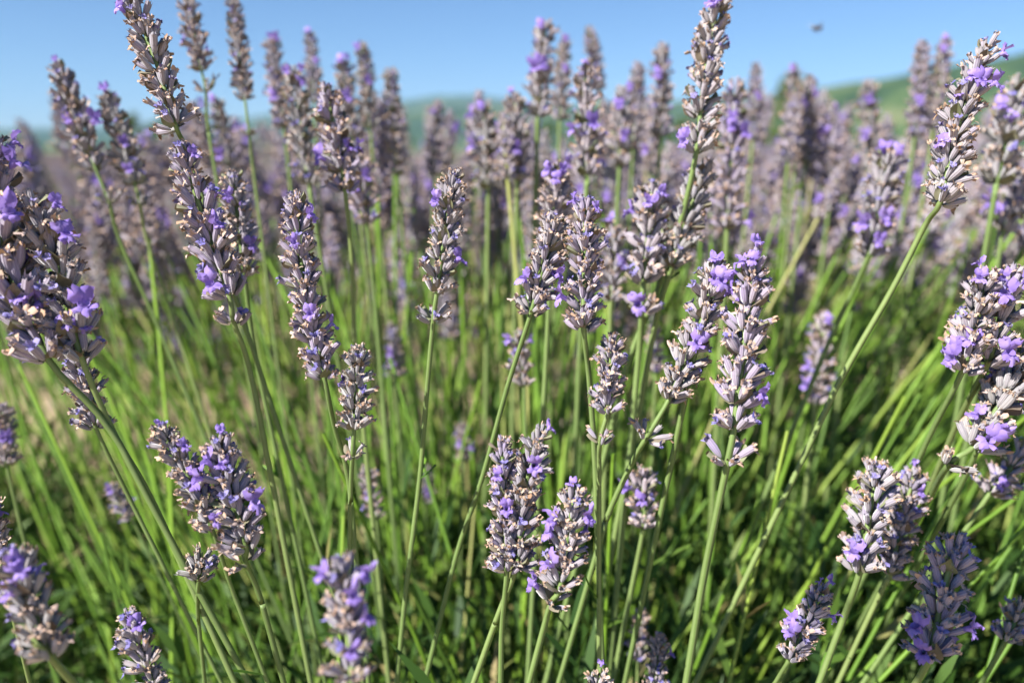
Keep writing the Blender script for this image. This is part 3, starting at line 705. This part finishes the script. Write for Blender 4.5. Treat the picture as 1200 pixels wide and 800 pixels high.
# right
H("sharp lavender spike at the upper right leaning out on a long green stem", (1164, 45), (1102, 236), .30, 56, [(1084, 264), (1045, 340), (985, 445), (930, 560)], petals=((1140, 92), (1160, 88), (1130, 110), (1182, 65), (1100, 165), (1162, 105)), bend=.15)
H("blurred lavender spike with violet flowers left of the leaning upper right one", (1044, 170), (1018, 298), .41, 50, [(1000, 340), (972, 400), (930, 500)], petals=((1028, 175), (1055, 172), (1010, 260), (1040, 250), (1030, 292)), lod='mid')
H("small blurred lavender spike in the green right of the large one, shaded on its left", (966, 364), (955, 474), .47, 38, [(945, 570)], petals=((942, 430), (948, 445), (968, 372)), lod='mid')
H("big blurred lavender spike at the right edge with violet flowers at its top", (1190, 308), (1158, 425), .315, 64, [(1120, 500, .34), (1060, 640, .40), (1000, 760, .44)], petals=((1175, 318), (1196, 330), (1170, 345), (1170, 415)))
H("blurred lavender spike before the big right edge one, violet flowers low on it", (1158, 312), (1128, 434), .305, 56, [(1085, 520, .33), (1030, 640, .38), (980, 740, .42)], petals=((1148, 312), (1122, 398), (1140, 395), (1120, 428), (1146, 330)))
H("lavender spike below the big right edge one, separate whorl at its lower left", (1198, 428), (1142, 522), .315, 62, [(1085, 590, .34), (1030, 690, .39)], remote=(1112, 544), petals=((1140, 485), (1172, 500), (1150, 520)))
H("pale lavender spike between the two long heads at the right edge, tan withered tips", (1200, 395), (1166, 480), .325, 54, [(1120, 580, .34), (1060, 690, .40)], petals=((1165, 440),))
H("blurred lavender spike leaning into the right edge low down, half in shade", (1214, 512), (1160, 578), .35, 46, [(1105, 660)], petals=((1175, 585),), lod='mid')
H("sunlit pale lavender spike at the lower right beside a dark shaded one", (1030, 538), (1008, 668), .325, 60, [(990, 720), (960, 800)], petals=((1006, 640),))
H("dark shaded lavender spike right behind the sunlit pale one", (1074, 545), (1042, 672), .335, 46, [(1010, 740)], petals=((1070, 540), (1078, 580)))
H("dark sharp lavender spike in full shade in the lower right corner, violet at its flanks", (1122, 622), (1090, 768), .255, 74, [(1068, 810), (1040, 870)], petals=((1096, 662), (1060, 735), (1128, 742), (1080, 750)))
H("lavender spike lit only on its lower half, deep violet flowers on its shaded top", (968, 682), (926, 770), .29, 46, [(908, 800), (880, 850)], petals=((960, 680), (972, 678), (978, 720), (926, 740), (930, 730)))
H("dark blurred lavender spike half cut by the right edge near the bottom", (1202, 700), (1180, 748), .33, 46, [(1150, 800)], petals=(), lod='mid')
# upper right and middle background
for lab, T, B, d, w, pet in (
    ("blurred lavender spike high before the sky in the middle, two violet flowers", (640, 22), (630, 135), .48, 40, ((637, 25), (622, 82), (640, 78))),
    ("dark thin blurred spike just right of the high one before the middle sky", (662, 40), (656, 140), .55, 28, ((658, 48), (662, 80))),
    ("pale thin blurred lavender spike before the middle sky, bare of flowers", (690, 30), (702, 105), .60, 24, ()),
    ("lavender spike with a violet bud at its tip below the pale thin one", (686, 72), (688, 205), .42, 48, ((686, 72), (698, 148), (662, 152), (664, 185))),
    ("straight blurred lavender spike alone before the sky right of the middle", (776, 48), (774, 160), .52, 34, ((774, 84),)),
    ("narrow blurred spike left of the straight one before the sky", (748, 72), (742, 175), .58, 28, ()),
    ("blurred violet lavender spike in the gap above the pale crowned one", (730, 98), (726, 195), .5, 40, ((738, 105), (725, 115), (734, 160))),
    ("blurred lavender spike with violet top before the blue ridge", (566, 122), (572, 220), .5, 42, ((552, 128), (568, 124), (555, 170))),
    ("blurred lavender spike between the blue ridge and the high middle one", (604, 108), (606, 212), .48, 40, ((596, 108), (604, 178), (580, 150))),
    ("blurred lavender spike with faint violet low before the tree at the hill's foot", (930, 74), (932, 185), .60, 28, ((926, 78), (955, 110))),
    ("blurred lavender spike, right one of two before the foot of the wooded hill", (950, 86), (944, 190), .62, 30, ((955, 110),)),
    ("blurred pinkish lavender spike below the pair at the hill's foot", (976, 118), (974, 220), .62, 32, ((980, 122), (972, 152))),
    ("blurred lavender spike with violet waist alone before the wooded hill", (1018, 92), (1018, 200), .6, 34, ((1010, 116), (1020, 118), (1016, 155))),
    ("left one of two tall blurred spikes before the wooded hillside", (1082, 46), (1072, 160), .58, 30, ((1080, 122),)),
    ("right one of two tall blurred spikes before the wooded hillside, violet tip", (1108, 42), (1094, 150), .58, 28, ((1108, 42), (1104, 60))),
    ("small blurred lavender spike before the sky between tall right one and the hill", (886, 72), (882, 165), .62, 26, ((886, 110),)),
    ("large pale blurred lavender spike behind the leaning upper right one", (1194, 90), (1168, 215), .42, 58, ((1172, 125), (1182, 140))),
    ("pale blurred lavender spike at the right edge below the wooded hill", (1205, 200), (1176, 270), .46, 46, ((1150, 240), (1165, 245)))):
    H(lab, T, B, d, w, [(B[0] + (600 - B[0]) * .03 - 2, B[1] + 110)], petals=pet, lod='mid')
# extra unseen stems added beyond the left edge to shade the lower right corner
for T, B, d, w, t in (((1122, 612), (1090, 770), .255, 84, .37), ((1130, 606), (1094, 764), .255, 84, .40), ((1114, 618), (1084, 772), .255, 80, .43), ((978, 672), (962, 718), .29, 48, .41), ((1202, 690), (1180, 748), .33, 50, .47)):
    wt, wb = at(*T, flatten(d)) + SUN * t, at(*B, flatten(d)) + SUN * t; print('shade', [round(c, 2) for c in proj(wt)], [round(c, 2) for c in proj(wb)])
    ex = (wt - wb) * .12
    lavender("unseen lavender spike added beyond the left edge to shade the lower right corner", T, B, d, w * 1.25, world=(wb - ex, wt + ex), lod='mid', group="unseen stems added for shade")
print("listed stems", STAT[0])

# ------------------------------------------------------------------ the crowd of blurred stems behind
rg = random.Random(2024)
SPK = []
for k in range(7):
    nn = rg.choice((6, 7, 8, 9)); SPK.append(spike_far_mb(rg, nn, .0062 * nn).mesh("flower_spike"))
def crowd_stem(h, L, label, group, nflo, headless=False):
    r_ = random.Random(int(abs(h.x * 7919 + h.y * 104729) * 1000))
    k = .32 if h.x > 0 else .42
    rt = Vector((h.x * k + r_.gauss(0, .05), .30 + (h.y - .30) * .62 + r_.gauss(0, .05), .10))
    root = bpy.data.objects.new("lavender_flower", None); COL.objects.link(root); root.location = rt; tag(root, label, "lavender", group)
    mid_ = rt.lerp(h, .55) + Vector((r_.gauss(0, .012) - .04 * (h.x - rt.x), r_.gauss(0, .012), .02))
    dirv = ((h - mid_).normalized() + Vector((r_.gauss(0, .06), r_.gauss(0, .06), .25))).normalized()
    tip_ = h + dirv * L
    link("stem", tube_mb([Vector((0, 0, 0)), mid_ - rt, h - rt, h + dirv * L * .7 - rt], 0.0014, .0010, 'stem_bg', 6, True, 3).mesh("stem"), root)
    n = L / .046
    fr = Matrix.Translation(h - rt) @ axis_frame(dirv, r_.uniform(0, 6.28)) @ Matrix.Scale(n, 4)
    sp = link("flower_spike", r_.choice(SPK), root, fr)
    sp.color = (*[c * 1.15 for c in r_.choice(TINTS)], 1)  # crowd heads tinted paler to offset their shading of one another
    for _ in range(nflo):
        link("floret", r_.choice(FLO_LO_ME), sp, Matrix.Translation((0, 0, r_.uniform(.004, .044))) @ Matrix.Rotation(r_.uniform(0, 6.28), 4, 'Z') @ Matrix.Rotation(R(42), 4, 'Y') @ Matrix.Scale(1.2, 4))
    return root
placed = 0; tries = 0
while placed < 205 and tries < 20000:
    tries += 1
    y = rg.uniform(.46, 1.0); x = rg.uniform(-.75 * y - .1, .75 * y + .1)
    z = .515 + rg.gauss(0, .04) + .02 * (y < .8)
    h = Vector((x, y, z)); q = proj(h)
    if q[0] < -60 or q[0] > 1260 or q[2] < .44: continue
    if q[1] < 105 or q[1] > 420: continue
    if q[0] > 880 and q[1] > 330: continue
    if x < -.1 and y > .9 and rg.random() < .5: continue
    if q[1] > 300 and rg.random() < .75: continue
    L = rg.uniform(.045, .062)
    top = proj(h + Vector((0, 0, L)))
    if 868 < q[0] < 928 and top[1] < 172: continue
    if top[1] < (185 if q[0] < 330 else 150 if q[0] < 420 else 105 if q[0] < 820 else 140): continue
    reg = ("left", "on the left, above the sunlit bare soil") if q[0] < 400 else ("middle", "in the middle, before the blue ridge") if q[0] < 840 else ("right", "on the right, below the wooded hillside")
    crowd_stem(h, L, "blurred grey mauve lavender spike in the crowd " + reg[1], "blurred lavender stems in the %s background" % reg[0], rg.choice((0, 0, 1, 1, 2)))
    placed += 1
print("crowd", placed)
# further flowerless stems of the same bushes, past counting
mb = MB(); rg = random.Random(31)
for _ in range(540):
    y = rg.uniform(.33, 1.15); x = rg.uniform(-.7 * y, .75 * y)
    if x < -.12 and rg.random() < .55: continue
    top = Vector((x, y, rg.uniform(.28, .50))); k = .32 if x > 0 else .42
    rt = Vector((x * k + rg.gauss(0, .05), .3 + (y - .3) * .62 + rg.gauss(0, .05), .08))
    if proj(top)[2] < .36: continue
    m_ = rt.lerp(top, .5) + Vector((rg.gauss(0, .015), rg.gauss(0, .015), .02))
    mb.join(tube_mb([rt, m_, top], .0014, .0009, 'stem_bg', 5, False, 3), Matrix.Identity(4))
tag(link("green_stems", mb.mesh("green_stems")), "bare green lavender stems crowding the gaps between the spikes", "stems", None, 'stuff')

# the rest of the crowd, past counting
mb = MB(); st_ = MB(); fl_ = MB(); rg = random.Random(314); sp_ = [spike_far_mb(rg, 5, .05) for _ in range(3)]; cnt = 0
while cnt < 640:
    y = rg.uniform(.60, 1.75) if cnt > 200 else rg.uniform(.60, 1.0); x = rg.uniform(-.75 * y - .1, .75 * y + .1); z = (.485 if x > 0 else .50) + rg.gauss(0, .065)
    h = Vector((x, y, z)); q = proj(h)
    if q[1] < (188 if q[0] < 330 else 165) or q[1] > 420 or (x < 0 and q[1] > 330 and rg.random() < .5) or (q[0] > 800 and q[1] > 375): continue
    k = .4; rt = Vector((x * .8 + rg.gauss(0, .06), y + rg.gauss(0, .08), .08)); dv = (h - rt).normalized() + Vector((0, 0, .3))
    fr = Matrix.Translation(h) @ axis_frame(dv, rg.uniform(0, 6.28)) @ Matrix.Scale(rg.uniform(.9, 1.3), 4)
    mb.join(rg.choice(sp_), fr)
    for _k in range(rg.choice((0, 1, 1, 2, 3))): fl_.join(rg.choice(FLO_LO), fr @ Matrix.Translation((0, 0, rg.uniform(0, .045))) @ Matrix.Rotation(rg.uniform(0, 6.28), 4, 'Z') @ Matrix.Rotation(R(45), 4, 'Y') @ Matrix.Scale(1.2, 4))
    st_.join(tube_mb([rt, rt.lerp(h, .5) + Vector((rg.gauss(0, .015), 0, 0)), h], .0015, .001, 'stem_bg', 5, False, 2), Matrix.Identity(4)); cnt += 1
for _ in range(150):
    y = rg.uniform(1.35, 2.0); q = (rg.uniform(20, 620), rg.uniform(285, 430)); h = at(q[0], q[1], y)
    if h.z < .2: continue
    rt = Vector((h.x + rg.gauss(0, .08), h.y + rg.uniform(.05, .25), .05)); dv = (h - rt).normalized() + Vector((0, 0, .3))
    fr = Matrix.Translation(h) @ axis_frame(dv, rg.uniform(0, 6.28)) @ Matrix.Scale(rg.uniform(1.2, 1.7), 4)
    mb.join(rg.choice(sp_), fr)
    for _k in range(rg.choice((0, 1, 2))): fl_.join(rg.choice(FLO_LO), fr @ Matrix.Translation((0, 0, rg.uniform(0, .045))) @ Matrix.Rotation(rg.uniform(0, 6.28), 4, 'Z') @ Matrix.Rotation(R(45), 4, 'Y') @ Matrix.Scale(1.2, 4))
    st_.join(tube_mb([rt, rt.lerp(h, .5), h], .0018, .0012, 'stem_bg', 5, False, 2), Matrix.Identity(4))
tag(link("lavender_spikes", mb.mesh("lavender_spikes")), "mass of far blurred lavender spikes merging into a mauve band", "lavender", None, 'stuff').color = (1.15, 1.1, 1.14, 1)  # paler tint offsets the shade inside the dense band
link("floret", fl_.mesh("floret"), bpy.data.objects["lavender_spikes"])["kind"] = "stuff"
tag(link("green_stems", st_.mesh("green_stems")), "green stems under the mauve band of far blurred lavender", "stems", None, 'stuff')

# ------------------------------------------------------------------ a bee in the sky
def bee():
    p = at(958, 33, .62)
    r = bpy.data.objects.new("bee", None); COL.objects.link(r); r.location = p; r.rotation_euler = (0, R(-8), R(20))
    tag(r, "small dark blurred bee flying in the sky above the hill", "bee")
    mb = MB()
    prof = [(-5.6, .1), (-4.8, .9), (-3.4, 1.6), (-1.9, 1.75), (-.7, 1.0), (-.2, .8), (.6, 1.6), (1.7, 1.7), (2.7, 1.0), (3.0, .8), (3.6, 1.25), (4.4, 1.1), (5.0, .2)]
    vs, fs, _ = grid(11, len(prof), lambda a, t: (prof[round(t * (len(prof) - 1))][0] * MM, prof[round(t * (len(prof) - 1))][1] * math.cos(6.2832 * a) * MM, prof[round(t * (len(prof) - 1))][1] * math.sin(6.2832 * a) * MM))
    mb.add(vs, fs, 'bee'); link("body", mb.mesh("body"), r)
    rg = random.Random(3)
    for s in (-1, 1):
        w_ = MB(); petal(w_, rg, (1.2 * MM, .9 * s * MM, 1.4 * MM), (-.45, s, .35), (0, 0, 1), 8 * MM, 3.2 * MM, 'wing', .02, 4, 5, .01); link("wing", w_.mesh("wing"), r)
        for k in range(3):
            g = tube_mb([Vector((1.6 - k, .9 * s, -.9)) * MM, Vector((1.9 - 1.3 * k, 2.2 * s, -1.8)) * MM, Vector((1.8 - 1.7 * k, 2.4 * s, -3.8)) * MM], .22 * MM, .12 * MM, 'bee', 5, False, 2); link("leg", g.mesh("leg"), r)
bee()
# ------------------------------------------------------------------ haze over the valley
def haze_box():
    x, y0, y1, z0, z1 = 4400, -4400, 4400, -3, 270
    vs = [(a, b_, c) for c in (z0, z1) for b_ in (y0, y1) for a in (-x, x)]
    me = bpy.data.meshes.new("haze"); me.from_pydata(vs, [], [(0, 2, 3, 1), (4, 5, 7, 6), (0, 1, 5, 4), (2, 6, 7, 3), (0, 4, 6, 2), (1, 3, 7, 5)])
    m = bpy.data.materials.new("haze_air"); m.use_nodes = True; nt = m.node_tree
    nt.nodes.remove(nt.nodes['Principled BSDF'])
    v = nt.nodes.new('ShaderNodeVolumePrincipled'); v.inputs['Color'].default_value = (0.46, 0.74, 1, 1); v.inputs['Density'].default_value = 0.00016; v.inputs['Anisotropy'].default_value = 0.0
    nt.links.new(v.outputs[0], nt.nodes['Material Output'].inputs['Volume']); me.materials.append(m)
    tag(link("haze", me), "pale blue haze over the valley, thickening towards the far ridge", "haze", None, 'stuff')
haze_box()
